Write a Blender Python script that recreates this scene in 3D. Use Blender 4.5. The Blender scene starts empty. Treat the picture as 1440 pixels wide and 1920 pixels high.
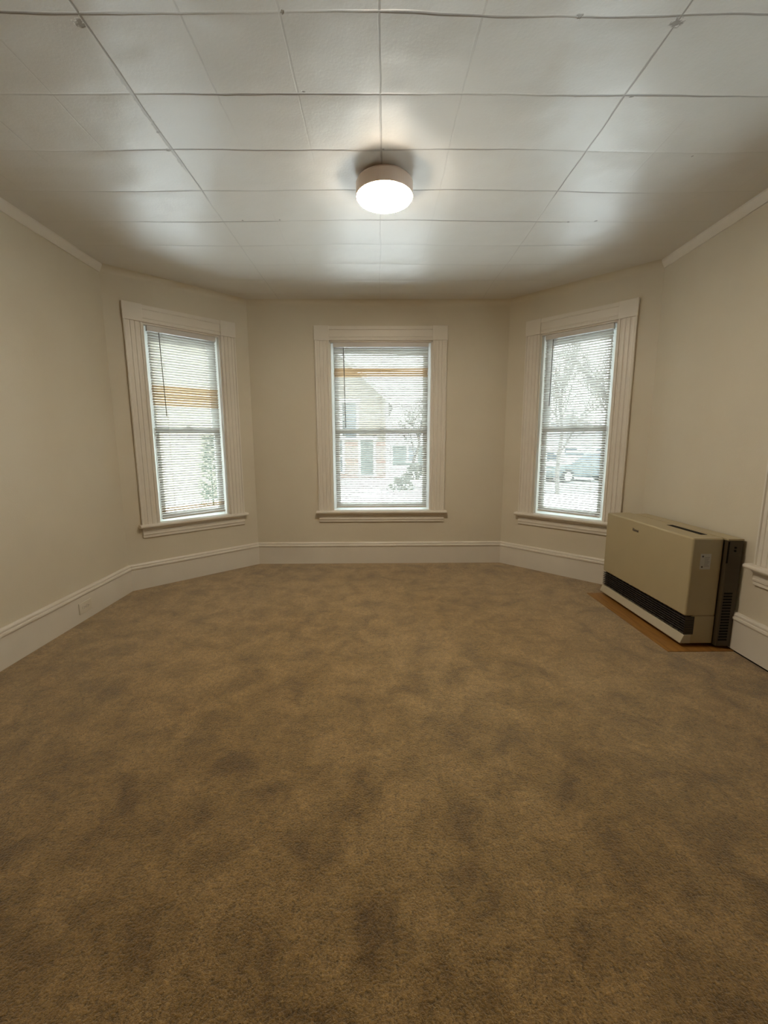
import bpy, bmesh, math, random
from mathutils import Vector, Matrix
R = math.radians
random.seed(7)
S = bpy.context.scene
COL = S.collection

# ------------------------------------------------------------------ camera, sky, exposure
CAM_H = 1.2595
F_PX, PITCH, ROLL, YAW = 800.0, R(-9.0675), R(0.195), R(0.4934)
WORLD_STRENGTH = 14.0
WORLD_COLOR = (0.90, 0.96, 1.0)
LAMP_STRENGTH = 150.0
LAMP_COLOR = (1.0, 0.845, 0.655)
EXPOSURE = 0.0

def ray(u, v):
    c, s = math.cos(ROLL), math.sin(ROLL); u, v = u*c + v*s, -u*s + v*c
    c, s = math.cos(PITCH), math.sin(PITCH); y, z = c - v*s, s + v*c
    c, s = math.cos(YAW), math.sin(YAW)
    return Vector((u*c + y*s, -u*s + y*c, z))
fwd = ray(0, 0).normalized()
right = (ray(1, 0) - ray(0, 0)).normalized()
up = (ray(0, 1) - ray(0, 0)).normalized()
cd = bpy.data.cameras.new('camera')
cd.sensor_fit = 'VERTICAL'; cd.sensor_height = 36.0; cd.sensor_width = 27.0
cd.lens = 36.0 * F_PX / 1920.0
cd.clip_start = 0.02; cd.clip_end = 400
cam = bpy.data.objects.new('camera', cd); COL.objects.link(cam)
cam.matrix_world = Matrix(((right.x, up.x, -fwd.x, 0), (right.y, up.y, -fwd.y, 0), (right.z, up.z, -fwd.z, CAM_H), (0, 0, 0, 1)))
S.camera = cam

w = bpy.data.worlds.new('overcast_sky'); S.world = w; w.use_nodes = True
wn, wl = w.node_tree.nodes, w.node_tree.links; wn.clear()
bg = wn.new('ShaderNodeBackground'); wo = wn.new('ShaderNodeOutputWorld')
tc = wn.new('ShaderNodeTexCoord'); sx = wn.new('ShaderNodeSeparateXYZ'); mr = wn.new('ShaderNodeMapRange')
wl.new(tc.outputs['Generated'], sx.inputs[0]); wl.new(sx.outputs['Z'], mr.inputs[0])
mr.inputs[1].default_value = 0.0; mr.inputs[2].default_value = 1.0
mr.inputs[3].default_value = 0.75 * WORLD_STRENGTH; mr.inputs[4].default_value = 1.25 * WORLD_STRENGTH
bg.inputs[0].default_value = (*WORLD_COLOR, 1)
wl.new(mr.outputs[0], bg.inputs[1]); wl.new(bg.outputs[0], wo.inputs[0])

S.view_settings.view_transform = 'Standard'; S.view_settings.look = 'None'
S.view_settings.exposure = EXPOSURE; S.view_settings.gamma = 1.0
S.view_settings.use_curve_mapping = False
S.cycles.use_denoising = True
S.cycles.max_bounces = 14; S.cycles.diffuse_bounces = 8; S.cycles.glossy_bounces = 4
S.cycles.transmission_bounces = 8; S.cycles.transparent_max_bounces = 16
S.cycles.sample_clamp_indirect = 0.0
S.cycles.caustics_reflective = False; S.cycles.caustics_refractive = False

# ------------------------------------------------------------------ materials
def new_mat(name):
    m = bpy.data.materials.new(name); m.use_nodes = True
    n, l = m.node_tree.nodes, m.node_tree.links
    return m, n, l, n['Principled BSDF']

def paint(name, col, rough=0.5, spec=0.5, var=0.04, scale=3.0, bump=0.0, bscale=120.0, metal=0.0):
    """painted surface: base colour with a faint procedural variation and optional orange-peel bump"""
    m, n, l, b = new_mat(name)
    t = n.new('ShaderNodeTexCoord'); nz = n.new('ShaderNodeTexNoise'); nz.inputs['Scale'].default_value = scale
    nz.inputs['Detail'].default_value = 4
    l.new(t.outputs['Object'], nz.inputs['Vector'])
    r = n.new('ShaderNodeValToRGB')
    r.color_ramp.elements[0].position = 0.3; r.color_ramp.elements[1].position = 0.7
    r.color_ramp.elements[0].color = (*[c*(1-var) for c in col], 1)
    r.color_ramp.elements[1].color = (*[min(1, c*(1+var)) for c in col], 1)
    l.new(nz.outputs['Fac'], r.inputs[0]); l.new(r.outputs[0], b.inputs['Base Color'])
    b.inputs['Roughness'].default_value = rough; b.inputs['Specular IOR Level'].default_value = spec
    b.inputs['Metallic'].default_value = metal
    if bump:
        n2 = n.new('ShaderNodeTexNoise'); n2.inputs['Scale'].default_value = bscale; n2.inputs['Detail'].default_value = 3
        l.new(t.outputs['Object'], n2.inputs['Vector'])
        bp = n.new('ShaderNodeBump'); bp.inputs['Strength'].default_value = bump; bp.inputs['Distance'].default_value = 0.002
        l.new(n2.outputs['Fac'], bp.inputs['Height']); l.new(bp.outputs[0], b.inputs['Normal'])
    return m

def math_node(n, l, op, a, bb=None, c=None):
    k = n.new('ShaderNodeMath'); k.operation = op
    for i, v in enumerate((a, bb, c)):
        if v is None: continue
        if isinstance(v, (int, float)): k.inputs[i].default_value = v
        else: l.new(v, k.inputs[i])
    return k.outputs[0]

def wall_material():
    m, n, l, b = new_mat('beige_wall_paint')
    t = n.new('ShaderNodeTexCoord')
    nz = n.new('ShaderNodeTexNoise'); nz.inputs['Scale'].default_value = 1.6; nz.inputs['Detail'].default_value = 5
    l.new(t.outputs['Object'], nz.inputs['Vector'])
    r = n.new('ShaderNodeValToRGB')
    r.color_ramp.elements[0].position = .3; r.color_ramp.elements[1].position = .7
    r.color_ramp.elements[0].color = (0.61, 0.555, 0.445, 1); r.color_ramp.elements[1].color = (0.65, 0.595, 0.48, 1)
    l.new(nz.outputs['Fac'], r.inputs[0]); l.new(r.outputs[0], b.inputs['Base Color'])
    b.inputs['Roughness'].default_value = 0.48; b.inputs['Specular IOR Level'].default_value = 0.35
    big = n.new('ShaderNodeTexNoise'); big.inputs['Scale'].default_value = 5; big.inputs['Detail'].default_value = 2
    fine = n.new('ShaderNodeTexNoise'); fine.inputs['Scale'].default_value = 160; fine.inputs['Detail'].default_value = 2
    l.new(t.outputs['Object'], big.inputs['Vector']); l.new(t.outputs['Object'], fine.inputs['Vector'])
    h = math_node(n, l, 'ADD', math_node(n, l, 'MULTIPLY', big.outputs['Fac'], 1.6), math_node(n, l, 'MULTIPLY', fine.outputs['Fac'], 0.25))
    bp = n.new('ShaderNodeBump'); bp.inputs['Strength'].default_value = 0.5; bp.inputs['Distance'].default_value = 0.004
    l.new(h, bp.inputs['Height']); l.new(bp.outputs[0], b.inputs['Normal'])
    return m

TILE, TX, TY = 0.3275, 0.0085, 1.622
def ceiling_material():
    m, n, l, b = new_mat('painted_ceiling_tile')
    t = n.new('ShaderNodeTexCoord'); s = n.new('ShaderNodeSeparateXYZ')
    wob = n.new('ShaderNodeTexNoise'); wob.inputs['Scale'].default_value = 2.2; wob.inputs['Detail'].default_value = 3
    l.new(t.outputs['Object'], wob.inputs['Vector']); l.new(t.outputs['Object'], s.inputs[0])
    wv = math_node(n, l, 'MULTIPLY', math_node(n, l, 'SUBTRACT', wob.outputs['Fac'], .5), 0.028)
    def seams(c, off, wid, keyscale):
        q = math_node(n, l, 'DIVIDE', math_node(n, l, 'SUBTRACT', math_node(n, l, 'ADD', c, wv), off), TILE)
        f = math_node(n, l, 'FRACT', math_node(n, l, 'ADD', q, 100.5))
        d = math_node(n, l, 'MULTIPLY', math_node(n, l, 'ABSOLUTE', math_node(n, l, 'SUBTRACT', f, .5)), TILE)   # metres from the joint
        idx = math_node(n, l, 'FLOOR', math_node(n, l, 'ADD', q, 100.5))
        wn_ = n.new('ShaderNodeTexNoise'); wn_.inputs['Scale'].default_value = 3.1; wn_.inputs['Detail'].default_value = 4
        l.new(t.outputs['Object'], wn_.inputs['Vector'])
        d = math_node(n, l, 'MULTIPLY', d, math_node(n, l, 'ADD', .25, math_node(n, l, 'MULTIPLY', wn_.outputs['Fac'], 1.5)))
        line = n.new('ShaderNodeMapRange'); line.interpolation_type = 'SMOOTHSTEP'
        line.inputs[1].default_value = wid * 0.3; line.inputs[2].default_value = wid; line.inputs[3].default_value = 1; line.inputs[4].default_value = 0
        l.new(d, line.inputs[0])
        return line.outputs[0], idx, d
    rowl, rowi, rd = seams(s.outputs['Y'], TY, 0.0062, 1)
    coll, coli, cdist = seams(s.outputs['X'], TX, 0.0050, 1)
    # every joint opens and closes along its length
    def amount(idx, other, sc, lo, hi):
        cb = n.new('ShaderNodeCombineXYZ')
        l.new(math_node(n, l, 'MULTIPLY', idx, 7.31), cb.inputs[0]); l.new(math_node(n, l, 'MULTIPLY', other, sc), cb.inputs[1])
        z = n.new('ShaderNodeTexNoise'); z.inputs['Scale'].default_value = 1.0; z.inputs['Detail'].default_value = 2
        l.new(cb.outputs[0], z.inputs['Vector'])
        mm = n.new('ShaderNodeMapRange'); mm.interpolation_type = 'SMOOTHSTEP'
        mm.inputs[1].default_value = lo; mm.inputs[2].default_value = hi; l.new(z.outputs['Fac'], mm.inputs[0])
        return mm.outputs[0]
    rowa = amount(rowi, s.outputs['X'], 1.1, .30, .62)
    cola = amount(coli, s.outputs['Y'], 0.9, .44, .72)
    def pick(idx, k):      # 1 where the joint number is k
        return math_node(n, l, 'COMPARE', idx, 100 + k + 0.0, 0.25)
    strong = math_node(n, l, 'MAXIMUM', pick(coli, 3), pick(coli, -3))
    mid = math_node(n, l, 'MULTIPLY', pick(coli, 0), 0.62)
    cola = math_node(n, l, 'MINIMUM', 1.0, math_node(n, l, 'ADD', math_node(n, l, 'MULTIPLY', cola, .30), math_node(n, l, 'ADD', math_node(n, l, 'MULTIPLY', strong, .85), mid)))
    # joints fade towards the side walls and in the bay
    fade = n.new('ShaderNodeMapRange'); fade.interpolation_type = 'SMOOTHSTEP'
    fade.inputs[1].default_value = 1.25; fade.inputs[2].default_value = 1.75; fade.inputs[3].default_value = 1; fade.inputs[4].default_value = .12
    l.new(math_node(n, l, 'ABSOLUTE', s.outputs['X']), fade.inputs[0])
    fy = n.new('ShaderNodeMapRange'); fy.interpolation_type = 'SMOOTHSTEP'
    fy.inputs[1].default_value = 2.7; fy.inputs[2].default_value = 3.9; fy.inputs[3].default_value = 1; fy.inputs[4].default_value = .15
    l.new(s.outputs['Y'], fy.inputs[0])
    fcol = n.new('ShaderNodeMapRange'); fcol.interpolation_type = 'SMOOTHSTEP'
    fcol.inputs[1].default_value = 2.55; fcol.inputs[2].default_value = 2.75; fcol.inputs[3].default_value = 1; fcol.inputs[4].default_value = .25
    l.new(s.outputs['Y'], fcol.inputs[0])
    rows = math_node(n, l, 'MULTIPLY', math_node(n, l, 'MULTIPLY', rowl, math_node(n, l, 'ADD', math_node(n, l, 'MULTIPLY', rowa, .9), .1)), math_node(n, l, 'MULTIPLY', fade.outputs[0], fy.outputs[0]))
    cols = math_node(n, l, 'MULTIPLY', math_node(n, l, 'MULTIPLY', coll, cola), fcol.outputs[0])
    line = math_node(n, l, 'MAXIMUM', rows, cols)
    # faint extra stripes of the narrow grooves beside each joint
    # specks and chips of missing paint
    vo = n.new('ShaderNodeTexVoronoi'); vo.inputs['Scale'].default_value = 2.3; l.new(t.outputs['Object'], vo.inputs['Vector'])
    chip = n.new('ShaderNodeMapRange'); chip.inputs[1].default_value = .022; chip.inputs[2].default_value = .014; l.new(vo.outputs['Distance'], chip.inputs[0])
    chipm = math_node(n, l, 'MULTIPLY', chip.outputs[0], 0.8)
    warp = n.new('ShaderNodeTexNoise'); warp.inputs['Scale'].default_value = 55; l.new(t.outputs['Object'], warp.inputs['Vector'])
    chips = chipm
    for px_, py_, pr_ in ((.99, 1.65, .020), (.66, 1.625, .012), (-.985, 1.66, .017), (1.19, 2.93, .009), (1.36, 2.915, .009), (1.02, 1.95, .008), (-1.0, 2.28, .010), (-.30, 1.935, .008),
                          (-.985, 2.16, .009), (.02, 2.275, .007), (-.62, 2.92, .006), (-.85, 2.92, .006), (-.31, 1.62, .009), (1.52, 2.30, .006), (1.75, 2.05, .005)):
        ds = n.new('ShaderNodeVectorMath'); ds.operation = 'DISTANCE'; ds.inputs[1].default_value = (px_, py_, 0)
        fl = n.new('ShaderNodeCombineXYZ'); l.new(s.outputs['X'], fl.inputs[0]); l.new(s.outputs['Y'], fl.inputs[1]); l.new(fl.outputs[0], ds.inputs[0])
        dd = math_node(n, l, 'ADD', ds.outputs['Value'], math_node(n, l, 'MULTIPLY', math_node(n, l, 'SUBTRACT', warp.outputs['Fac'], .5), pr_*2.2))
        mk = n.new('ShaderNodeMapRange'); mk.inputs[1].default_value = pr_; mk.inputs[2].default_value = pr_*.6; l.new(dd, mk.inputs[0])
        chips = math_node(n, l, 'MAXIMUM', chips, mk.outputs[0])
    # torn paper along the left long joint
    tx = math_node(n, l, 'ABSOLUTE', math_node(n, l, 'ADD', s.outputs['X'], math_node(n, l, 'ADD', .982, math_node(n, l, 'MULTIPLY', math_node(n, l, 'SUBTRACT', warp.outputs['Fac'], .5), .012))))
    tm = n.new('ShaderNodeMapRange'); tm.inputs[1].default_value = .010; tm.inputs[2].default_value = .005; l.new(tx, tm.inputs[0])
    ty = n.new('ShaderNodeMapRange'); ty.inputs[1].default_value = .34; ty.inputs[2].default_value = .24; l.new(math_node(n, l, 'ABSOLUTE', math_node(n, l, 'SUBTRACT', s.outputs['Y'], 2.13)), ty.inputs[0])
    torn = math_node(n, l, 'MULTIPLY', math_node(n, l, 'MULTIPLY', tm.outputs[0], ty.outputs[0]), .6)
    dark = math_node(n, l, 'MAXIMUM', math_node(n, l, 'MAXIMUM', line, chips), torn)
    mx = n.new('ShaderNodeMix'); mx.data_type = 'RGBA'
    mx.inputs[6].default_value = (0.675, 0.645, 0.59, 1); mx.inputs[7].default_value = (0.36, 0.33, 0.29, 1)
    l.new(math_node(n, l, 'MULTIPLY', dark, 1.0), mx.inputs[0]); l.new(mx.outputs[2], b.inputs['Base Color'])
    b.inputs['Roughness'].default_value = 0.38; b.inputs['Specular IOR Level'].default_value = 0.36
    # bump: dented tiles, brushed paint, open joints
    den = n.new('ShaderNodeTexNoise'); den.inputs['Scale'].default_value = 1.9; den.inputs['Detail'].default_value = 2.5
    l.new(t.outputs['Object'], den.inputs['Vector'])
    fine = n.new('ShaderNodeTexNoise'); fine.inputs['Scale'].default_value = 90; fine.inputs['Detail'].default_value = 3; l.new(t.outputs['Object'], fine.inputs['Vector'])
    rollv = math_node(n, l, 'MULTIPLY', math_node(n, l, 'POWER', math_node(n, l, 'SUBTRACT', 1, math_node(n, l, 'MINIMUM', 1.0, math_node(n, l, 'MULTIPLY', rd, 14))), 2), .35)
    h = math_node(n, l, 'ADD', math_node(n, l, 'MULTIPLY', den.outputs['Fac'], 6.5), math_node(n, l, 'MULTIPLY', fine.outputs['Fac'], 0.10))
    h = math_node(n, l, 'ADD', h, rollv)
    h = math_node(n, l, 'ADD', h, math_node(n, l, 'MULTIPLY', dark, .5))
    bp = n.new('ShaderNodeBump'); bp.inputs['Strength'].default_value = 0.8; bp.inputs['Distance'].default_value = 0.006; bp.invert = True
    l.new(h, bp.inputs['Height']); l.new(bp.outputs[0], b.inputs['Normal'])
    return m

def carpet_material():
    m, n, l, b = new_mat('brown_carpet_pile')
    t = n.new('ShaderNodeTexCoord')
    def noise(sc, det=3, dist=0.0, rough=.5):
        z = n.new('ShaderNodeTexNoise'); z.inputs['Scale'].default_value = sc; z.inputs['Detail'].default_value = det
        z.inputs['Distortion'].default_value = dist; z.inputs['Roughness'].default_value = rough
        l.new(t.outputs['Object'], z.inputs['Vector']); return z.outputs['Fac']
    blot = noise(6.0, 6, 0.5, .66); broad = noise(1.1, 2); tuft = noise(150, 3, .4, .7); clump = noise(48, 3, .5)
    r = n.new('ShaderNodeValToRGB'); cr = r.color_ramp
    cr.elements[0].position = .36; cr.elements[0].color = (0.150, 0.085, 0.024, 1)
    cr.elements[1].position = .60; cr.elements[1].color = (0.360, 0.225, 0.082, 1)
    e = cr.elements.new(.47); e.color = (0.258, 0.156, 0.048, 1)
    v = math_node(n, l, 'ADD', math_node(n, l, 'MULTIPLY', blot, .8), math_node(n, l, 'MULTIPLY', broad, .2))
    l.new(v, r.inputs[0])
    f = math_node(n, l, 'ADD', math_node(n, l, 'MULTIPLY', tuft, 1.5), math_node(n, l, 'MULTIPLY', clump, .7))
    mr = n.new('ShaderNodeMapRange'); mr.inputs[1].default_value = .75; mr.inputs[2].default_value = 1.45; mr.inputs[3].default_value = .30; mr.inputs[4].default_value = 1.62
    l.new(f, mr.inputs[0])
    mx = n.new('ShaderNodeMix'); mx.data_type = 'RGBA'; mx.blend_type = 'MULTIPLY'; mx.inputs[0].default_value = 1
    l.new(r.outputs[0], mx.inputs[6]); cmb = n.new('ShaderNodeCombineXYZ')
    for i in range(3): l.new(mr.outputs[0], cmb.inputs[i])
    l.new(cmb.outputs[0], mx.inputs[7]); l.new(mx.outputs[2], b.inputs['Base Color'])
    b.inputs['Roughness'].default_value = 0.95; b.inputs['Specular IOR Level'].default_value = 0.1
    b.inputs['Sheen Weight'].default_value = 0.6; b.inputs['Sheen Tint'].default_value = (1, .93, .80, 1); b.inputs['Sheen Roughness'].default_value = .5
    bp = n.new('ShaderNodeBump'); bp.inputs['Strength'].default_value = 0.9; bp.inputs['Distance'].default_value = 0.006
    l.new(f, bp.inputs['Height']); l.new(bp.outputs[0], b.inputs['Normal'])
    return m

def slat_material(name, col, thin=.46):
    m, n, l, b = new_mat(name)
    b.inputs['Base Color'].default_value = (*col, 1); b.inputs['Roughness'].default_value = .38
    nz = n.new('ShaderNodeTexNoise'); nz.inputs['Scale'].default_value = 6
    tr = n.new('ShaderNodeBsdfTranslucent'); tr.inputs[0].default_value = (*[min(1, c*1.05) for c in col], 1)
    mx = n.new('ShaderNodeMixShader')
    l.new(math_node(n, l, 'ADD', math_node(n, l, 'MULTIPLY', nz.outputs['Fac']  , .04), thin-.02), mx.inputs[0])
    l.new(b.outputs[0], mx.inputs[1]); l.new(tr.outputs[0], mx.inputs[2])
    l.new(mx.outputs[0], n['Material Output'].inputs[0])
    return m

def glass_material():
    m, n, l, b = new_mat('window_glass'); n.remove(b)
    tr = n.new('ShaderNodeBsdfTransparent'); tr.inputs[0].default_value = (.93, .96, .95, 1)
    gl = n.new('ShaderNodeBsdfGlossy'); gl.inputs['Roughness'].default_value = .03
    fr = n.new('ShaderNodeFresnel'); fr.inputs[0].default_value = 1.35
    mx = n.new('ShaderNodeMixShader'); l.new(fr.outputs[0], mx.inputs[0]); l.new(tr.outputs[0], mx.inputs[1]); l.new(gl.outputs[0], mx.inputs[2])
    l.new(mx.outputs[0], n['Material Output'].inputs[0]); return m

def emission(name, col, st):
    m, n, l, b = new_mat(name)
    b.inputs['Base Color'].default_value = (.9, .88, .84, 1); b.inputs['Emission Color'].default_value = (*col, 1)
    b.inputs['Emission Strength'].default_value = st; b.inputs['Roughness'].default_value = .4
    return m

def siding_material(name, col, pitch=.12, brick=False):
    m, n, l, b = new_mat(name)
    t = n.new('ShaderNodeTexCoord'); s = n.new('ShaderNodeSeparateXYZ'); l.new(t.outputs['Object'], s.inputs[0])
    if brick:
        bt = n.new('ShaderNodeTexBrick'); bt.inputs['Scale'].default_value = 4.5
        bt.inputs['Color1'].default_value = (*col, 1); bt.inputs['Color2'].default_value = (*[c*.75 for c in col], 1)
        bt.inputs['Mortar'].default_value = (.5, .45, .4, 1)
        cb = n.new('ShaderNodeCombineXYZ'); l.new(math_node(n, l, 'ADD', s.outputs['X'], s.outputs['Y']), cb.inputs[0]); l.new(s.outputs['Z'], cb.inputs[1])
        l.new(cb.outputs[0], bt.inputs['Vector']); l.new(bt.outputs['Color'], b.inputs['Base Color'])
    else:
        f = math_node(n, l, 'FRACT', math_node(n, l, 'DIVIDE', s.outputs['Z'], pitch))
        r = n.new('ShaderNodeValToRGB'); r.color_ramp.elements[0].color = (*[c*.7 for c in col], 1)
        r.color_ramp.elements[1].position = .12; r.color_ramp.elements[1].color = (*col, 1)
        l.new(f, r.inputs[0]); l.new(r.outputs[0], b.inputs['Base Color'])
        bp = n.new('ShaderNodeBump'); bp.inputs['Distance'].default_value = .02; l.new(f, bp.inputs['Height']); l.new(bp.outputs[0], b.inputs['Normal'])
    b.inputs['Roughness'].default_value = .8
    return m

def wood_material():
    m, n, l, b = new_mat('bare_wood_floor')
    t = n.new('ShaderNodeTexCoord'); mp = n.new('ShaderNodeMapping'); mp.inputs['Scale'].default_value = (14, 1.2, 1)
    l.new(t.outputs['Object'], mp.inputs[0]); nz = n.new('ShaderNodeTexNoise'); nz.inputs['Scale'].default_value = 4; nz.inputs['Detail'].default_value = 6
    l.new(mp.outputs[0], nz.inputs['Vector'])
    r = n.new('ShaderNodeValToRGB'); r.color_ramp.elements[0].position = .3; r.color_ramp.elements[1].position = .7
    r.color_ramp.elements[0].color = (.21, .095, .018, 1); r.color_ramp.elements[1].color = (.35, .17, .038, 1)
    l.new(nz.outputs['Fac'], r.inputs[0]); l.new(r.outputs[0], b.inputs['Base Color']); b.inputs['Roughness'].default_value = .45
    return m

M = dict(
    wall=wall_material(), ceiling=ceiling_material(), carpet=carpet_material(),
    trim=paint('white_trim_paint', (.70, .655, .575), .38, .5, .03, 4, .15, 60),
    vinyl=paint('white_vinyl', (.80, .82, .81), .35, .5, .02), track=slat_material('thin_white_vinyl_track', (.84, .87, .86), .42), sash=slat_material('white_vinyl_sash', (.78, .80, .79), .20),
    slat=slat_material('white_blind_slat', (.72, .715, .69)), slat_yellow=slat_material('yellowed_blind_slat', (.62, .52, .39)),
    headrail=paint('grey_white_headrail', (.60, .575, .54), .4), wand=paint('clear_grey_wand', (.16, .155, .15), .25), cord=paint('white_cord', (.8, .79, .76), .8),
    glass=glass_material(), lamp=emission('glowing_diffuser', LAMP_COLOR, LAMP_STRENGTH), lamp_ring=paint('satin_ring', (.80, .66, .56), .35, .5, .03, 8),
    beige=paint('beige_enamel', (.40, .335, .205), .36, .45, .02, 5, .08, 200), beige_lit=paint('lit_beige_enamel', (.46, .41, .30), .36, .45, .02),
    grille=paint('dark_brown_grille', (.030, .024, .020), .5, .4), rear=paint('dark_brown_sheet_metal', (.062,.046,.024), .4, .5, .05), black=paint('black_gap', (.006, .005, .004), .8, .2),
    label=paint('silver_sticker', (.48, .48, .45), .35, .5), ink=paint('dark_ink', (.05, .04, .04), .5), wood=wood_material(),
    plate=paint('ivory_plastic', (.66, .61, .51), .35), steel=paint('zinc_steel', (.5, .49, .46), .35, .5, .03, 8, 0, 1, .9),
    snow=paint('snow', (.86, .875, .90), .9, .2, .04, .8, .5, 6), road=paint('wet_asphalt_with_slush', (.16,.165,.175), .7, .4, .35, 1.2),
    brick=siding_material('pink_brick', (.20,.095,.075), brick=True), siding_tan=siding_material('tan_siding', (.22,.185,.15)), siding_cream=siding_material('cream_siding', (.33,.295,.21)),
    siding_white=siding_material('white_siding', (.30,.31,.32)), siding_green=siding_material('grey_green_siding', (.07,.085,.08)), siding_lilac=siding_material('pale_grey_siding', (.3,.3,.32)),
    house_trim=paint('house_white_trim', (.85, .85, .84), .6), roof=paint('grey_shingle', (.09,.09,.095), .9, .2, .2, 6), dark_glass=paint('dark_house_glass', (.05,.065,.08), .08, .6),
    bark=paint('bare_tree_bark', (.07,.062,.056), .9, .2, .2, 10), shrub=paint('dark_evergreen', (.025, .045, .028), .8, .2, .3, 12), hedge=paint('twiggy_hedge', (.07,.072,.06), .9, .2, .3, 9),
    car_dark=paint('dark_green_car_paint', (.05, .07, .075), .3, .5), car_red=paint('red_car_paint', (.40, .12, .09), .3, .5), rubber=paint('tyre_rubber', (.02, .02, .02), .8, .2),
    blue=paint('blue_plastic', (.10, .24, .52), .4),
)

# ------------------------------------------------------------------ mesh helpers
def link(name, bm, mat, parent=None, smooth=False, bevel=0.0, seg=2, mats=None):
    me = bpy.data.meshes.new(name); bmesh.ops.recalc_face_normals(bm, faces=bm.faces); bm.to_mesh(me); bm.free()
    for mm in (mats or [mat]): me.materials.append(mm)
    if smooth:
        for p in me.polygons: p.use_smooth = True
    o = bpy.data.objects.new(name, me); COL.objects.link(o)
    if parent: o.parent = parent
    if bevel:
        md = o.modifiers.new('bevel', 'BEVEL'); md.width = bevel; md.segments = seg; md.limit_method = 'ANGLE'; md.angle_limit = R(40)
        md.harden_normals = False
        for p in me.polygons: p.use_smooth = True
        ws = o.modifiers.new('wn', 'WEIGHTED_NORMAL'); ws.keep_sharp = True
    return o

def box(bm, x0, x1, y0, y1, z0, z1, mi=0):
    v = [bm.verts.new((x, y, z)) for z in (z0, z1) for y in (y0, y1) for x in (x0, x1)]
    for f in ((0, 1, 3, 2), (4, 6, 7, 5), (0, 4, 5, 1), (2, 3, 7, 6), (0, 2, 6, 4), (1, 5, 7, 3)):
        bm.faces.new([v[i] for i in f]).material_index = mi
    return v

def prism(bm, pts, a, b, axis='z', mi=0):
    """pts: 2D polygon extruded from a to b along axis; order of pts coords: z->(x,y), x->(y,z), y->(x,z)"""
    def P(p, t):
        return (p[0], p[1], t) if axis == 'z' else ((t, p[0], p[1]) if axis == 'x' else (p[0], t, p[1]))
    A = [bm.verts.new(P(p, a)) for p in pts]; B = [bm.verts.new(P(p, b)) for p in pts]
    n = len(pts)
    bm.faces.new(A).material_index = mi; bm.faces.new(B[::-1]).material_index = mi
    for i in range(n):
        bm.faces.new((A[i], A[(i+1) % n], B[(i+1) % n], B[i])).material_index = mi

def tube(bm, p0, p1, r0, r1=None, seg=8, mi=0, cap=True):
    r1 = r0 if r1 is None else r1
    p0, p1 = Vector(p0), Vector(p1); d = (p1-p0).normalized()
    a = d.orthogonal().normalized(); b2 = d.cross(a)
    A = [bm.verts.new(p0 + (a*math.cos(t) + b2*math.sin(t))*r0) for t in [2*math.pi*i/seg for i in range(seg)]]
    B = [bm.verts.new(p1 + (a*math.cos(t) + b2*math.sin(t))*r1) for t in [2*math.pi*i/seg for i in range(seg)]]
    for i in range(seg):
        bm.faces.new((A[i], A[(i+1) % seg], B[(i+1) % seg], B[i])).material_index = mi
    if cap:
        bm.faces.new(A[::-1]).material_index = mi; bm.faces.new(B).material_index = mi

def lathe(bm, prof, cx, cy, seg=64):
    rings = []
    for r, z in prof:
        rings.append([bm.verts.new((cx + r*math.cos(2*math.pi*i/seg), cy + r*math.sin(2*math.pi*i/seg), z)) for i in range(seg)] if r > 1e-6 else [bm.verts.new((cx, cy, z))])
    for a, b2 in zip(rings, rings[1:]):
        for i in range(seg):
            j = (i+1) % seg
            if len(a) == 1: bm.faces.new((a[0], b2[i], b2[j]))
            elif len(b2) == 1: bm.faces.new((a[i], a[j], b2[0]))
            else: bm.faces.new((a[i], a[j], b2[j], b2[i]))

def empty(name, loc=(0, 0, 0), rz=0.0, parent=None):
    o = bpy.data.objects.new(name, None); COL.objects.link(o); o.location = loc; o.rotation_euler = (0, 0, rz)
    o.empty_display_size = .1
    if parent: o.parent = parent
    return o

def tag(o, label=None, cat=None, group=None, kind=None):
    if label: o['label'] = label
    if cat: o['category'] = cat
    if group: o['group'] = group
    if kind: o['kind'] = kind
    return o
def structure(o, label=None, cat=None): return tag(o, label, cat, None, 'structure')

# ------------------------------------------------------------------ room shell
H = 2.64
YB = -1.35
PA = (-2.1795 + .0117*4.9, YB); PB = (-2.1795, 3.5909); PC = (-1.2988, 4.44)
PD = (1.2828, 4.44); PE = (2.1918, 3.5089); PF = (2.1918 - .0233*4.8, YB)
PLAN = [PA, PB, PC, PD, PE, PF]          # clockwise seen from above: interior on the right hand
THICK = 0.16
def outer_corner(i):
    p0, p1, p2 = Vector(PLAN[i-1]), Vector(PLAN[i]), Vector(PLAN[(i+1) % 6])
    d1, d2 = (p1-p0).normalized(), (p2-p1).normalized()
    n1, n2 = Vector((-d1.y, d1.x)), Vector((-d2.y, d2.x))
    m = (n1+n2).normalized(); return p1 + m*(THICK/m.dot(n1))
OUT = [outer_corner(i) for i in range(6)]
Z_SILL, Z_HEAD = 0.57, 2.268

def wall(name, i, openings, label):
    p0, p1 = Vector(PLAN[i]), Vector(PLAN[(i+1) % 6]); L = (p1-p0).length; d = (p1-p0).normalized(); nrm = Vector((-d.y, d.x))
    o0, o1 = OUT[i], OUT[(i+1) % 6]
    bm = bmesh.new()
    def seg(a, b, z0, z1):
        q = [p0 if a == 0 else p0+d*a, p1 if b == L else p0+d*b, o1 if b == L else p0+d*b+nrm*THICK, o0 if a == 0 else p0+d*a+nrm*THICK]
        prism(bm, [tuple(x) for x in q], z0, z1)
    cur = 0
    for a, b in openings:
        seg(cur, a, -.05, H+.12); seg(a, b, -.05, Z_SILL-.03); seg(a, b, Z_HEAD, H+.12); cur = b
    seg(cur, L, -.05, H+.12)
    return structure(link(name, bm, M['wall']), label)

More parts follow.
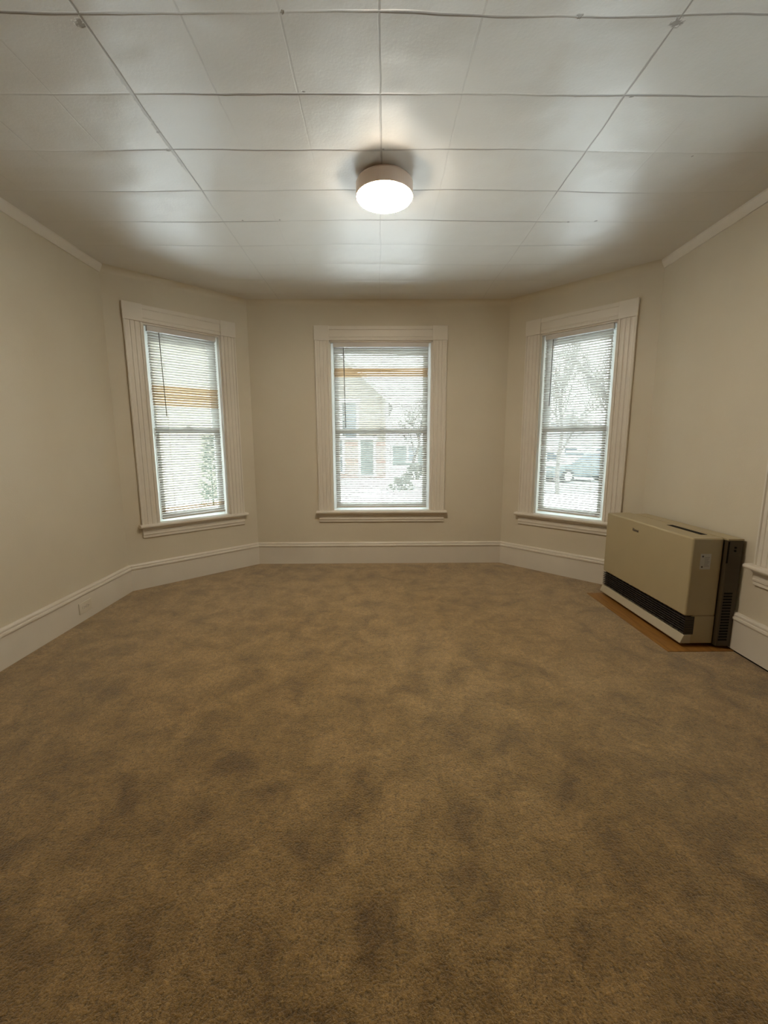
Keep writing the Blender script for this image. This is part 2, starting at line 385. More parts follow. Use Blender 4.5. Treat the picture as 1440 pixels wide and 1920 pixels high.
LBL, LBR = 1.2233, 1.3013       # lengths of the two angled walls
# openings, metres from the wall's first corner (walls run left to right seen from inside)
OP_BACK = (-.5007+1.2988, .5265+1.2988)
OP_LEFT = (LBL*(1-.7773), LBL*(1-.2339))
OP_RIGHT = (LBR*.2578, LBR*.7715)
LR = (Vector(PF)-Vector(PE)).length
OP_SIDE = (PE[1]-2.355+.143, PE[1]-2.355+.143+1.0)
LL = (Vector(PB)-Vector(PA)).length
OP_REAR = (.55, 1.60)
wall('wall_left', 0, [], 'beige painted wall on the left, bare above its outlet')
wall('wall_back_left', 1, [OP_LEFT], 'narrow angled beige bay wall on the left')
wall('wall_back', 2, [OP_BACK], 'beige centre wall of the bay')
wall('wall_back_right', 3, [OP_RIGHT], 'narrow angled beige bay wall on the right')
wall('wall_right', 4, [OP_SIDE], 'beige wall on the right behind the heater')
wall('wall_front', 5, [], 'beige wall behind the viewer')

# floor: carpet on the whole plan
bm = bmesh.new(); prism(bm, [tuple(p) for p in OUT], -.06, 0.0); structure(link('floor', bm, M['carpet']), 'brown mottled wall to wall carpet')

# ceiling: a slightly sagging grid over the plan, curved down where it meets the bay walls
def ceiling():
    bm = bmesh.new(); step = .08
    x0, x1, y0, y1 = -2.42, 2.42, YB-.2, 4.64
    nx, ny = int((x1-x0)/step)+1, int((y1-y0)/step)+1
    rnd = random.Random(3); ph = [rnd.uniform(0, 6) for _ in range(6)]
    def zz(x, y):
        e = min(1, max(0, (2.1-abs(x))/.5)) * min(1, max(0, (4.3-y)/.6))
        return H + e*.006*(math.sin(2.1*x+ph[0])*math.sin(1.7*y+ph[1]) + .6*math.sin(3.9*x+ph[2])*math.sin(3.1*y+ph[3]))
    g = [[bm.verts.new((x0+(x1-x0)*i/nx, y0+(y1-y0)*j/ny, zz(x0+(x1-x0)*i/nx, y0+(y1-y0)*j/ny))) for i in range(nx+1)] for j in range(ny+1)]
    for j in range(ny):
        for i in range(nx): bm.faces.new((g[j][i], g[j+1][i], g[j+1][i+1], g[j][i+1]))
    r = bmesh.ops.extrude_face_region(bm, geom=bm.faces[:])
    for v in r['geom']:
        if isinstance(v, bmesh.types.BMVert): v.co.z = H + .14
    o = link('ceiling', bm, M['ceiling'], smooth=True); structure(o, 'glossy white square tiled ceiling with dark open joints'); return o
ceiling()

# mouldings swept along the plan ------------------------------------------------
def inset(i, d):
    p0, p1, p2 = Vector(PLAN[i-1]), Vector(PLAN[i]), Vector(PLAN[(i+1) % 6])
    d1, d2 = (p1-p0).normalized(), (p2-p1).normalized()
    n1, n2 = Vector((-d1.y, d1.x)), Vector((-d2.y, d2.x)); m = (n1+n2).normalized()
    return p1 - m*(d/m.dot(n1))
def sweep(name, i, prof, mat, z_off=0.0, smooth=False, label=None, ends=(None, None)):
    """prof: list of (distance from the wall into the room, z) closed against the wall"""
    bm = bmesh.new(); rows = []
    for e, k in ((0, i), (1, (i+1) % 6)):
        rows.append([bm.verts.new((*inset(k, d), z+z_off)) for d, z in prof])
    n = len(prof)
    for a in range(n): bm.faces.new((rows[0][a], rows[0][(a+1) % n], rows[1][(a+1) % n], rows[1][a]))
    bm.faces.new(rows[0]); bm.faces.new(rows[1][::-1])
    return structure(link(name, bm, mat, smooth=smooth), label)
BASE = [(-.002, 0), (.020, 0), (.020, .182), (.0235, .184), (.027, .188), (.028, .196), (.026, .204), (.0205, .2065), (.0195, .209), (.0215, .213), (.0215, .220), (.018, .2265), (.012, .231), (-.002, .231)]
for nm, i in (('baseboard_left', 0), ('baseboard_back_left', 1), ('baseboard_back', 2), ('baseboard_back_right', 3), ('baseboard_front', 5)):
    sweep(nm, i, BASE, M['trim'])
sweep('baseboard_right', 4, BASE, M['trim'], .013)      # stands a finger's width off the floor: a dark gap below
sweep('trim_9', 4, [(-.002, -.004), (.012, -.004), (.012, .014), (-.002, .014)], M['black'])  # black strip standing in for the shade under the raised baseboard
# small crown moulding on the two side walls only
CROWN = [(-.002, 2.585), (.008, 2.585), (.012, 2.592), (.020, 2.604), (.031, 2.619), (.036, 2.630), (.036, 2.645), (-.002, 2.645)]
sweep('trim_1', 0, CROWN, M['trim']); sweep('trim_2', 4, CROWN, M['trim'])
# rounded plaster junction of bay walls and ceiling, painted with the wall
rr = .055
COVE = [(-.004, H-rr)] + [(rr - rr*math.cos(t), H-rr+rr*math.sin(t)) for t in [math.pi/2*k/8 for k in range(9)]] + [(rr, H+.02), (-.004, H+.02)]
COVE = [(a, b) for a, b in COVE]
for k, i in enumerate((1, 2, 3)): sweep('trim_%d' % (3+k), i, COVE, M['wall'], smooth=False)

# ------------------------------------------------------------------ windows
def window(idx, wall_i, op, seed):
    p0, p1 = Vector(PLAN[wall_i]), Vector(PLAN[(wall_i+1) % 6]); d = (p1-p0).normalized()
    c = p0 + d*((op[0]+op[1])/2); hw = (op[1]-op[0])/2
    root = empty('window_%d' % idx, (c.x, c.y, 0), math.atan2(d.y, d.x))     # local +x right, +y outwards
    structure(root, ['', 'tall white framed sash window in the left angled wall', 'wide white framed sash window in the centre wall', 'tall white framed sash window in the right angled wall', 'white framed window on the right wall at the photo edge', 'white framed window on the left wall behind the viewer'][idx])
    cw, ch = .143, .134
    T = M['trim']
    # fluted side casings: profile in (x, y) extruded up
    prof = [(0, 0), (0, -.016), (.006, -.020), (.016, -.020), (.020, -.013), (.030, -.013), (.034, -.018), (.056, -.018), (.059, -.014), (.066, -.014), (.069, -.018),
            (.091, -.018), (.094, -.014), (.101, -.014), (.104, -.018), (.126, -.018), (.130, -.025), (.140, -.025), (.143, -.021), (.143, 0)]
    for s in (-1, 1):
        bm = bmesh.new(); prism(bm, [(s*(hw+x), y) for x, y in prof], Z_SILL, Z_HEAD); link('side_casing', bm, T, root)
        bm = bmesh.new()
        xa, xb = sorted((s*(hw-.002), s*(hw+cw+.003))); box(bm, xa, xb, -.028, 0, Z_HEAD, Z_HEAD+ch+.004)
        link('corner_block', bm, T, root, bevel=.003)
    bm = bmesh.new()
    hp = [(0, Z_HEAD), (-.015, Z_HEAD), (-.020, Z_HEAD+.004), (-.020, Z_HEAD+.018), (-.014, Z_HEAD+.022), (-.014, Z_HEAD+.030), (-.018, Z_HEAD+.034), (-.018, Z_HEAD+.098), (-.024, Z_HEAD+.104), (-.024, Z_HEAD+ch), (0, Z_HEAD+ch)]
    prism(bm, hp, -hw+.002, hw-.002, 'x'); link('head_casing', bm, T, root)
    # stool with rounded nose and apron
    bm = bmesh.new(); ht = Z_SILL
    nose = [(.05, ht), (-.052, ht)] + [(-.052-.014*math.sin(t), ht-.014+.014*math.cos(t)) for t in [math.pi*k/6 for k in range(1, 6)]] + [(-.052, ht-.028), (.05, ht-.028)]
    prism(bm, nose, -hw-cw-.022, hw+cw+.022, 'x'); link('sill', bm, T, root)
    bm = bmesh.new()
    ap = [(0, ht-.028), (-.034, ht-.028), (-.034, ht-.036), (-.026, ht-.044), (-.018, ht-.048), (-.018, ht-.080), (-.021, ht-.084), (-.021, ht-.094), (-.015, ht-.098), (-.015, ht-.118), (-.010, ht-.121), (0, ht-.121)]
    prism(bm, ap, -hw-cw+.004, hw+cw-.004, 'x'); link('apron', bm, T, root)
    # jamb liner, vinyl frame
    bm = bmesh.new()
    for s in (-1, 1):
        xa, xb = sorted((s*(hw-.012), s*hw)); box(bm, xa, xb, 0, .05, ht, Z_HEAD)
    box(bm, -hw, hw, 0, .05, Z_HEAD-.012, Z_HEAD)
    link('jamb', bm, T, root)
    bm = bmesh.new(); V = M['vinyl']
    for s in (-1, 1):
        xa, xb = sorted((s*(hw-.036), s*hw)); box(bm, xa, xb, .05, .14, ht, Z_HEAD)
        xa, xb = sorted((s*(hw-.048), s*(hw-.036))); box(bm, xa, xb, .088, .094, ht, Z_HEAD)
    box(bm, -hw+.036, hw-.036, .05, .14, Z_HEAD-.05, Z_HEAD); box(bm, -hw+.036, hw-.036, .05, .16, ht-.02, ht+.02)
    link('window_frame', bm, M['track'], root, bevel=.002)
    zm = 1.385
    def sash(name, y0, y1, z0, z1, bot, top):
        bm = bmesh.new(); a = hw-.038; st = .045
        box(bm, -a, -a+st, y0, y1, z0, z1); box(bm, a-st, a, y0, y1, z0, z1)
        box(bm, -a+st, a-st, y0, y1, z0, z0+bot); box(bm, -a+st, a-st, y0, y1, z1-top, z1)
        o = link(name, bm, M['sash'], root, bevel=.002)
        bm = bmesh.new(); ym = (y0+y1)/2; box(bm, -a+st-.004, a-st+.004, ym-.002, ym+.002, z0+bot-.004, z1-top+.004)
        link('pane', bm, M['glass'], o); return o
    lo = sash('lower_sash', .056, .086, ht+.021, zm+.022, .045, .040)
    sash('upper_sash', .096, .126, zm-.022, Z_HEAD-.051, .040, .045)
    bm = bmesh.new(); box(bm, -.03, .03, .060, .082, zm+.022, zm+.030); tube(bm, (0, .071, zm+.03), (0, .071, zm+.038), .012); box(bm, -.008, .03, .064, .072, zm+.036, zm+.042)
    link('sash_lock', bm, V, lo)
    return root, hw

def blind(root, hw, label, seed, tilt0, yellow, wand_x, wand_tip, wand_len, skew=0.0, tiltfun=None, trim_w=.0425):
    rnd = random.Random(seed)
    b = empty('window_blind', root.location, root.rotation_euler.z)
    tag(b, label, 'window blind', 'white mini blinds in the bay windows')
    L = hw - trim_w; yc = .026; ztop = 2.211; z0 = .604
    bm = bmesh.new(); box(bm, -L-.004, L+.004, yc-.018, yc+.018, ztop, Z_HEAD-.013); link('headrail', bm, M['headrail'], b, bevel=.002)
    n = 73; zs = [ztop-.012 - (ztop-.012-z0-.022)*i/(n-1) for i in range(n)]
    bm = bmesh.new()
    bow = 1.0
    for k, z in enumerate(zs):
        u = k/(n-1)
        mi = 1 if any(a <= u <= c for a, c in yellow) else 0
        t = R(tilt0 + 3*(1-u) + rnd.gauss(0, 1.0) + (9 if mi and L > .4 else 0) + (tiltfun(u) if tiltfun else 0))
        dz = rnd.gauss(0, .0006); sk = skew*u + rnd.gauss(0, .0006); nseg = 5; wd = .0125; xo = rnd.gauss(0, .0012)
        prof = []
        for q in range(nseg+1):
            a = -1 + 2*q/nseg; yy = a*wd; zz = (1-a*a)*.0022
            prof.append((yy, zz))
        prof = prof + [(p[0], p[1]-.0007) for p in prof[::-1]]
        pr = []
        for yy, zz in prof:       # room edge raised, outer edge lowered
            pr.append((yc + yy*math.cos(t) + zz*math.sin(t), z + dz - yy*math.sin(t) + zz*math.cos(t)))
        A = [bm.verts.new((-L+xo, p[0], p[1]-sk)) for p in pr]; B = [bm.verts.new((L+xo, p[0], p[1]+sk)) for p in pr]
        m_ = len(pr)
        for i in range(m_): bm.faces.new((A[i], A[(i+1) % m_], B[(i+1) % m_], B[i])).material_index = mi
        bm.faces.new(A).material_index = mi; bm.faces.new(B[::-1]).material_index = mi
    link('slats', bm, None, b, mats=[M['slat'], M['slat_yellow']])
    bm = bmesh.new(); vs = box(bm, -L, L, yc-.013, yc+.013, z0-.006, z0+.007)
    for v in vs: v.co.z += skew*(1 if v.co.x > 0 else -1)*1.02
    link('bottom_rail', bm, M['headrail'], b, bevel=.003)
    for f in ((-.80, 0, .80) if L > .4 else (-.62, .66)):
        bm = bmesh.new()
        for yy in (yc-.0135, yc+.0135): tube(bm, (f*L, yy, ztop), (f*L, yy, z0), .0009, seg=5)
        tube(bm, (f*L+.006, yc, ztop), (f*L+.006, yc, z0), .0009, seg=5)
        link('ladder_cord', bm, M['cord'], b)
    wnd = bmesh.new(); wx = wand_x
    tube(wnd, (wx, yc-.026, ztop-.006), (wx+wand_tip[0], yc-.026+wand_tip[1], ztop-.006-wand_len), .0036, seg=8)
    link('tilt_wand', wnd, M['wand'], b, smooth=True)
    hk = bmesh.new(); tube(hk, (wx, yc-.008, ztop+.004), (wx, yc-.026, ztop-.008), .002, seg=6); link('wand_hook', hk, M['cord'], b)
    return b

w1, h1 = window(1, 1, OP_LEFT, 1)
w2, h2 = window(2, 2, OP_BACK, 2)
w3, h3 = window(3, 3, OP_RIGHT, 3)
w4, h4 = window(4, 4, OP_SIDE, 4)
blind(w1, h1, 'narrow white blind with yellowed lower slats in the left angled window', 11, 35, [(.27, .38), (.945, .985)], -.205, (.004, -.02), .70, .006, lambda u: 10*max(0, (u-.88)/.12) + 4*math.exp(-((u-.33)/.08)**2))
blind(w2, h2, 'wide white blind with a tan slat band in the centre window', 12, 36, [(.118, .178)], -.372, (.012, -.015), .78)
blind(w3, h3, 'narrow white blind in the angled window beside the heater', 13, 35, [], -.215, (.004, -.02), .60, -.002)

# ------------------------------------------------------------------ ceiling light
lx, ly = .030, 2.500
lamp = empty('ceiling_light', (lx, ly, 0)); tag(lamp, 'round flush ceiling light glowing warm white', 'ceiling light')
bm = bmesh.new(); lathe(bm, [(0, H+.004), (.120, H+.004), (.120, 2.628), (.145, 2.624), (.150, 2.616), (.151, 2.556), (.1495, 2.552), (.146, 2.553), (.146, 2.60), (0, 2.60)], 0, 0, 72)
link('base_ring', bm, M['lamp_ring'], lamp, smooth=False)
bm = bmesh.new(); lathe(bm, [(0, 2.596), (.1445, 2.596), (.1450, 2.550), (.141, 2.542), (.118, 2.534), (.07, 2.5295), (0, 2.528)], 0, 0, 72)
link('diffuser', bm, M['lamp'], lamp, smooth=True)
bm = bmesh.new(); lathe(bm, [(0, 2.530), (.006, 2.530), (.007, 2.526), (.004, 2.519), (0, 2.518)], 0, -.0, 24)
link('finial', bm, M['lamp_ring'], lamp, smooth=True)

# ------------------------------------------------------------------ wall heater
hx, hy = 1.8695, 2.4731
ht_ = empty('wall_heater', (hx, hy, 0)); tag(ht_, 'large beige box gas heater with dark bottom grille against right wall', 'heater')
W_, D1, D2, HH = .9767, .188, .279, .6965
# local x = towards the wall, local y = away from the camera along the wall
bm = bmesh.new()
box(bm, 0, D1, 0, W_, .205, HH); link('front_cover', bm, M['beige'], ht_, bevel=.012, seg=4)
bm = bmesh.new()
box(bm, .045, D1-.001, .002, W_-.002, .028, .207); link('lower_body', bm, M['beige'], ht_, bevel=.004)
bm = bmesh.new()
prism(bm, [(-.012, .028), (-.014, .034), (.006, .083), (.05, .086), (.05, .028)], .0, W_, 'y'); link('base_strip', bm, M['beige_lit'], ht_, bevel=.003)  # paler than the cover: light on the upward slope put into its colour
g = None
bm = bmesh.new(); box(bm, .022, .047, .012, W_-.012, .083, .207); gr = link('grille', bm, M['grille'], ht_)
for k in range(7):
    z = .096 + k*.0155
    bm = bmesh.new(); prism(bm, [(.004, z+.004), (.003, z), (.046, z-.006), (.046, z-.002)], .004, W_-.004, 'y'); link('louver', bm, M['grille'], gr)
bm = bmesh.new()
for k in range(20):
    y = .06 + k*.045
    box(bm, .012, .024, y, y+.003, .086, .204)
link('grille_divider', bm, M['grille'], gr)
bm = bmesh.new(); box(bm, .002, .060, -.0015, .0005, .088, .203); sp = link('grille_return', bm, M['grille'], gr)
bm = bmesh.new()
for k in range(7): box(bm, .004, .052, -.004, -.001, .094+k*.0155, .098+k*.0155)
link('side_louver', bm, M['rear'], gr)
# top vent slot (dark recessed panel) on the near half of the top
bm = bmesh.new(); box(bm, .118, .158, .10, .42, HH-.0015, HH+.0015); link('top_vent', bm, M['black'], ht_)
# rear housing
bm = bmesh.new(); box(bm, D1+.002, D2, -.028, .90, .022, HH-.010); rr_ = link('rear_housing', bm, M['rear'], ht_, bevel=.003)
bm = bmesh.new(); box(bm, D1-.002, D2+.002, -.030, .902, HH-.010, HH+.001); link('rear_lid', bm, M['beige'], ht_, bevel=.002)
bm = bmesh.new()
for k in range(17):
    z = .06 + k*.0185
    box(bm, D1+.012, D2-.028, -.0305, -.0275, z, z+.010)
link('air_intake_slots', bm, M['black'], rr_)
for z in (.645, .625):
    bm = bmesh.new(); tube(bm, (D2-.045, -.0325, z), (D2-.045, -.027, z), .006, seg=12); link('screw', bm, M['black'], rr_)
bm = bmesh.new(); box(bm, D1, D1+.010, -.0295, -.0275, .55, HH-.016); link('edge_slot', bm, M['black'], rr_)
# certification sticker on the near side
bm = bmesh.new(); box(bm, .055, .118, -.0012, .0004, .505, .600); st_ = link('sticker', bm, M['label'], ht_)
bm = bmesh.new()
for (cx, cz, r) in ((.068, .585, .0060), (.068, .520, .0055)):
    tube(bm, (cx, -.0020, cz), (cx, -.0010, cz), r, seg=20)
for k in range(7): box(bm, .080, .080+.030-.004*(k % 3), -.0017, -.0010, .578-k*.009, .5795-k*.009)
link('sticker_print', bm, M['ink'], st_)
# badge lettering on the front
def text_mesh(name, body, size, mat, parent, mtx, depth=.0004):
    cu = bpy.data.curves.new(name, 'FONT'); cu.body = body; cu.size = size; cu.extrude = depth; cu.align_x = 'CENTER'; cu.align_y = 'CENTER'; cu.offset = size*.015
    tmp = bpy.data.objects.new(name+'_tmp', cu); COL.objects.link(tmp); bpy.context.view_layer.update()
    me = bpy.data.meshes.new_from_object(tmp.evaluated_get(bpy.context.evaluated_depsgraph_get())); bpy.data.objects.remove(tmp)
    me.materials.clear(); me.materials.append(mat); me.transform(mtx)
    o = bpy.data.objects.new(name, me); COL.objects.link(o); o.parent = parent; return o
mt = Matrix(((0, 0, -1, -.0012), (-1, 0, 0, .575), (0, 1, 0, .628), (0, 0, 0, 1)))
text_mesh('badge', 'Rinnai', .030, M['ink'], ht_, mt)
for (a, c) in ((.03, .04), (.03, W_-.1), (D2-.06, .04), (D2-.06, .84)):
    bm = bmesh.new(); tube(bm, (a+.03, c+.02, .0), (a+.03, c+.02, .030), .014, seg=14); link('foot', bm, M['black'], ht_)

bm = bmesh.new(); box(bm, 1.752, 2.168, 2.420, 3.455, -.002, .005)
fb = link('floor_board', bm, M['wood'], bevel=.001); tag(fb, 'flat brown wood panel under the beige heater', 'floor board')

# ------------------------------------------------------------------ outlet on the left baseboard
oy, oz = 2.977, .100
po = Vector(PB) + (Vector(PA)-Vector(PB)).normalized()*(PB[1]-oy)
ol = empty('wall_outlet', (po.x+.020, oy, oz), math.atan2(PB[1]-PA[1], PB[0]-PA[0]) - math.pi/2)
tag(ol, 'white two socket outlet on the left baseboard', 'outlet')
bm = bmesh.new(); box(bm, -.001, .0065, -.066, .066, -.040, .040); cp = link('cover_plate', bm, M['plate'], ol, bevel=.002)
for s in (-1, 1):
    bm = bmesh.new(); cy_ = s*.020
    pts = [(cy_ + .0165*math.cos(t), max(-.0125, min(.0125, .0165*math.sin(t)))) for t in [2*math.pi*k/24 for k in range(24)]]
    prism(bm, pts, .004, .0085, 'x'); rc = link('receptacle', bm, M['plate'], ol)
    bm = bmesh.new()
    box(bm, .0082, .0090, cy_-.005, cy_+.004, .004, .0058); box(bm, .0082, .0090, cy_-.004, cy_+.003, -.0062, -.0045); tube(bm, (.0082, cy_+.009, 0), (.0090, cy_+.009, 0), .0025, seg=10)
    link('socket_slots', bm, M['ink'], rc)
bm = bmesh.new(); tube(bm, (.005, 0, 0), (.0078, 0, 0), .003, seg=12); link('screw', bm, M['steel'], ol)

# ------------------------------------------------------------------ outside
GZ = -.60
bm = bmesh.new()
gn = 60; rg = random.Random(5)
def gh(x, y):
    d = math.hypot(x, y-4)
    return GZ + .05*math.sin(x*.5+1)*math.sin(y*.4) + .03*math.sin(x*1.3)*math.sin(y*1.1+2)
gv = [[bm.verts.new((x, y, gh(x, y))) for x in [-60+120*i/gn for i in range(gn+1)]] for y in [-20+120*j/gn for j in range(gn+1)]]
for j in range(gn):
    for i in range(gn): bm.faces.new((gv[j][i], gv[j][i+1], gv[j+1][i+1], gv[j+1][i]))
r_ = bmesh.ops.extrude_face_region(bm, geom=bm.faces[:])
for v in r_['geom']:
    if isinstance(v, bmesh.types.BMVert): v.co.z = GZ-.5
sg = link('snow_ground', bm, M['snow'], smooth=True); structure(sg, 'snow covered yard outside the windows')
bm = bmesh.new()
rp = [(.3, 13.0), (.75, 14.6), (1.25, 16.6), (1.9, 19.0), (2.7, 21.0), (12, 21.0), (12, 17.0), (5, 15.5), (3.4, 13.6), (2.6, 11.5), (.2, 11.5)]
prism(bm, rp, GZ-.2, GZ+.09); structure(link('driveway', bm, M['road']), 'grey slushy driveway curving across the snow')

def house(name, label, cx, cy, rz, wd, dp, eave, peak, mats, openings, corner_boards=True, zsplit=None, gable_front=True, group='houses across the snow'):
    """local x along the front, local y away from the viewer, front at y=0"""
    r = empty(name, (cx, cy, GZ), rz); tag(r, label, 'house', group)
    hw_ = wd/2; low, upp = mats
    def shell(nm, z0, z1, gable, mt):
        bm = bmesh.new()
        pts = [(-hw_, z0), (hw_, z0), (hw_, z1)] + ([(0, peak)] if gable else []) + [(-hw_, z1)]
        prism(bm, pts, 0, dp, 'y'); return link(nm, bm, mt, r)
    if zsplit: shell('brick_wall', 0, zsplit, False, low); shell('siding_wall', zsplit, eave, gable_front, upp)
    else: shell('siding_wall', 0, eave, gable_front, upp)
    bm = bmesh.new(); ov = .3
    sl = (peak-eave)/hw_
    if gable_front:
        prism(bm, [(-hw_-ov, eave-ov*sl), (0, peak), (hw_+ov, eave-ov*sl), (hw_+ov, eave-ov*sl+.16), (0, peak+.18), (-hw_-ov, eave-ov*sl+.16)], -.35, dp+.35, 'y')
        rf = link('roof', bm, M['roof'], r)
        for s in (-1, 1):
            bm = bmesh.new(); prism(bm, [(s*(hw_+ov), eave-ov*sl-.06), (0, peak-.06), (0, peak+.10), (s*(hw_+ov), eave-ov*sl+.12)], -.40, -.35, 'y'); link('rake_board', bm, M['house_trim'], rf)
            bm = bmesh.new(); prism(bm, [(s*(hw_+ov), eave-ov*sl+.16), (0, peak+.18), (0, peak+.30), (s*(hw_+ov), eave-ov*sl+.27)], -.33, dp+.33, 'y'); link('roof_snow', bm, M['snow'], rf)
    else:
        prism(bm, [(-.35, eave-.1), (dp/2, peak), (dp+.35, eave-.1), (dp/2, peak-.25)], -hw_-.3, hw_+.3, 'x'); rf = link('roof', bm, M['roof'], r)
        bm = bmesh.new(); prism(bm, [(-.35, eave-.1), (dp/2, peak), (dp/2, peak+.15), (-.35, eave+.05)], -hw_-.3, hw_+.3, 'x'); link('roof_snow', bm, M['snow'], rf)
        bm = bmesh.new(); box(bm, -hw_-.3, hw_+.3, -.40, -.33, eave-.25, eave-.02); link('fascia', bm, M['house_trim'], rf)
    if corner_boards:
        for s in (-1, 1):
            bm = bmesh.new(); xa, xb = sorted((s*(hw_-.12), s*(hw_+.02))); box(bm, xa, xb, -.03, .1, 0, eave); link('corner_board', bm, M['house_trim'], r)
    for (kind, x, z, ww, hh) in openings:
        bm = bmesh.new(); fr = .11
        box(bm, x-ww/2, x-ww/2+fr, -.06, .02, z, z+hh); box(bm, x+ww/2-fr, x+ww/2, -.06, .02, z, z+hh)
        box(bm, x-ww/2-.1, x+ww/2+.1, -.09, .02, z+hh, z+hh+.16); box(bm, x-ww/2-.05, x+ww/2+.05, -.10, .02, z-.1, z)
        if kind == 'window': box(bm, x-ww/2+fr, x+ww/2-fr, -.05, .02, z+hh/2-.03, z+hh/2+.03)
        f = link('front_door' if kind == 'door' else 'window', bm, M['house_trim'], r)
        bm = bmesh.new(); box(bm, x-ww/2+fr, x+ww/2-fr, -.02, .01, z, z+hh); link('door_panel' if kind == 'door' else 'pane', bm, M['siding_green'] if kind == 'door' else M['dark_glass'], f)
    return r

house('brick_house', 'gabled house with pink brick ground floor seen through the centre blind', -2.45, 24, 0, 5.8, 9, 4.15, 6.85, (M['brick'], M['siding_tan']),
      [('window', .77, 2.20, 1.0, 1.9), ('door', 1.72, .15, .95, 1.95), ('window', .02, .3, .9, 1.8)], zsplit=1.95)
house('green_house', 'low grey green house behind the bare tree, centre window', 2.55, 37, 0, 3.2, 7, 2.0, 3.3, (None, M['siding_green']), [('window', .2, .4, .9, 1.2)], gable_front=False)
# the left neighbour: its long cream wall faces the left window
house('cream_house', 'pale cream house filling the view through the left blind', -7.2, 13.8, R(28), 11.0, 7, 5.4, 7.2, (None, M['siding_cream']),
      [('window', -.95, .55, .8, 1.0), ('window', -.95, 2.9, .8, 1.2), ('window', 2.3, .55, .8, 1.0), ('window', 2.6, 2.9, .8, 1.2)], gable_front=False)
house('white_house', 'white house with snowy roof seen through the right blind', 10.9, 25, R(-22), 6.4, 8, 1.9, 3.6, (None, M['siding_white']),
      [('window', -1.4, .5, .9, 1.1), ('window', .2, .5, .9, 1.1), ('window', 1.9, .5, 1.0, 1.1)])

house('daylight_blocker_house', 'unseen grey house added to hold back daylight from the right wall window', 6.6, 1.0, R(-90), 9.0, 6, 5.6, 7.0, (None, M['siding_green']), [('window', 2.0, 1.0, .9, 1.5)], gable_front=False)  # added out of view to cut the daylight entering the right wall window

def bare_tree(name, label, x, y, h, seed, spread=1.0, levels=5, trunk=.13, group='bare winter trees'):
    rnd = random.Random(seed); bm = bmesh.new()
    def grow(p, d, L, r, lv):
        n = 3; q = p
        for k in range(n):
            d2 = (d + Vector((rnd.gauss(0, .12), rnd.gauss(0, .12), rnd.gauss(.02, .06)))).normalized()
            nx_ = q + d2*L/n; tube(bm, q, nx_, r*(1-.25*k/n), r*(1-.25*(k+1)/n), seg=6 if lv < 2 else 4, cap=False); q = nx_; d = d2
            if lv < levels and (k > 0 or lv > 0):
                for _ in range(2 if lv > 0 else 1):
                    a = rnd.uniform(0, 6.28); s = Vector((math.cos(a), math.sin(a), rnd.uniform(-.1, .7)))*spread
                    grow(q, (d*.75+s*.8).normalized(), L*rnd.uniform(.5, .72), r*.5, lv+1)
        if lv < levels:
            grow(q, (d + Vector((rnd.gauss(0, .3), rnd.gauss(0, .3), .1))).normalized(), L*.72, r*.68, lv+1)
    grow(Vector((0, 0, -.1)), Vector((0, 0, 1)), h*.36, trunk, 0)
    o = link(name, bm, M['bark']); o.location = (x, y, GZ); tag(o, label, 'tree', group); return o
bare_tree('bare_tree', 'thin leafless tree in front of the green house', 1.45, 22.5, 5.6, 2, 1.0, 4, .10)
bare_tree('bare_tree', 'leafless tree standing left in the right window view', 6.5, 15.5, 6.8, 8, .75, 4, .09)
bare_tree('bare_tree', 'larger leafless tree standing right in the right window view', 12.3, 22.0, 8.5, 21, .75, 4, .11)

def bush(name, label, x, y, rad, h, seed, mat, cat='shrub', group=None):
    rnd = random.Random(seed); bm = bmesh.new()
    for _ in range(420):
        a = rnd.uniform(0, 6.28); t = rnd.random(); rr2 = rad*(1-t*.65)*math.sqrt(rnd.random())
        p = Vector((rr2*math.cos(a), rr2*math.sin(a), h*t)); d = Vector((math.cos(a), math.sin(a), rnd.uniform(.1, 1.0))).normalized()
        tube(bm, p, p+d*h*.16, rad*.045, rad*.006, seg=4, cap=False)
    tube(bm, (0, 0, -.1), (0, 0, h*.8), rad*.12, rad*.03, seg=8)
    o = link(name, bm, mat); o.location = (x, y, GZ); tag(o, label, cat, group); return o
bush('evergreen_shrub', 'small dark evergreen shrub before the cream house wall', -5.15, 13.1, .30, 2.1, 4, M['shrub'])
bush('twiggy_bush', 'low twiggy grey bush at the foot of the bare tree', .85, 17.0, .7, .55, 5, M['hedge'], 'bush')
bush('twiggy_bush', 'pale twiggy bush right of the driveway in the snow', 1.9, 21.8, 1.1, .8, 6, M['hedge'], 'bush')

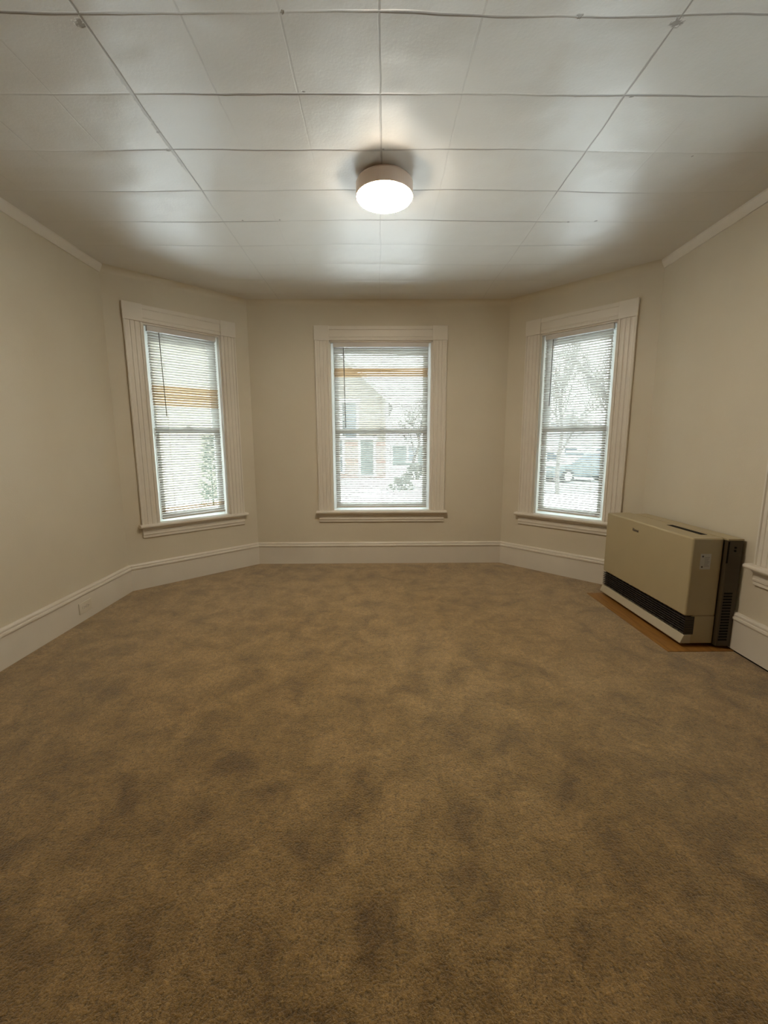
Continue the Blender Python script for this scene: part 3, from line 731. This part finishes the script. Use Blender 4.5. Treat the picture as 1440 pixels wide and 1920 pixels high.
def car(label, x, y, rz, paint_m, snow_top=True):
    r = empty('parked_car', (x, y, GZ+.03), rz); tag(r, label, 'car', 'cars parked in the snow')
    bm = bmesh.new()
    prism(bm, [(-2.15, .28), (-2.2, .62), (-2.0, .82), (-1.2, .90), (1.1, .92), (2.0, .84), (2.2, .60), (2.15, .28)], -.85, .85, 'y'); body = link('body', bm, paint_m, r, bevel=.06, seg=3)
    bm = bmesh.new(); prism(bm, [(-1.15, .88), (-.45, 1.38), (.75, 1.42), (1.75, .90)], -.76, .76, 'y'); link('cabin', bm, M['dark_glass'], r, bevel=.05, seg=3)
    bm = bmesh.new(); prism(bm, [(-.50, 1.38), (-.45, 1.47), (.72, 1.50), (.82, 1.41)], -.74, .74, 'y'); link('roof', bm, M['snow'] if snow_top else paint_m, r, bevel=.03)
    if snow_top:
        bm = bmesh.new(); prism(bm, [(-2.1, .80), (-2.0, .90), (-1.25, .98), (-1.15, .88)], -.8, .8, 'y'); link('hood_snow', bm, M['snow'], r)
    for sx_ in (-1.35, 1.35):
        for sy in (-1, 1):
            bm = bmesh.new(); tube(bm, (sx_, sy*.66, .32), (sx_, sy*.88, .32), .32, seg=24); wl_ = link('wheel', bm, M['rubber'], r)
            bm = bmesh.new(); tube(bm, (sx_, sy*.87, .32), (sx_, sy*.89, .32), .19, seg=16); link('hubcap', bm, M['steel'], wl_)
    return r
car('dark green parked car with snow on top', 9.8, 20.6, R(10), M['car_dark'])
car('reddish parked car low behind the snow bank', 8.1, 23.0, R(4), M['car_red'])

# light through the four openings is sampled with sky portals set in the openings
for rt, hw in ((w1, h1), (w2, h2), (w3, h3), (w4, h4)):
    ld = bpy.data.lights.new('sky_portal', 'AREA'); ld.shape = 'RECTANGLE'; ld.size = hw*2; ld.size_y = Z_HEAD-Z_SILL; ld.cycles.is_portal = True
    lo_ = bpy.data.objects.new('sky_portal', ld); COL.objects.link(lo_)
    a = rt.rotation_euler.z; out = Vector((-math.sin(a), math.cos(a), 0)); lo_.location = rt.location + out*.17 + Vector((0, 0, (Z_HEAD+Z_SILL)/2))
    lo_.rotation_euler = (-out).to_track_quat('-Z', 'Y').to_euler()
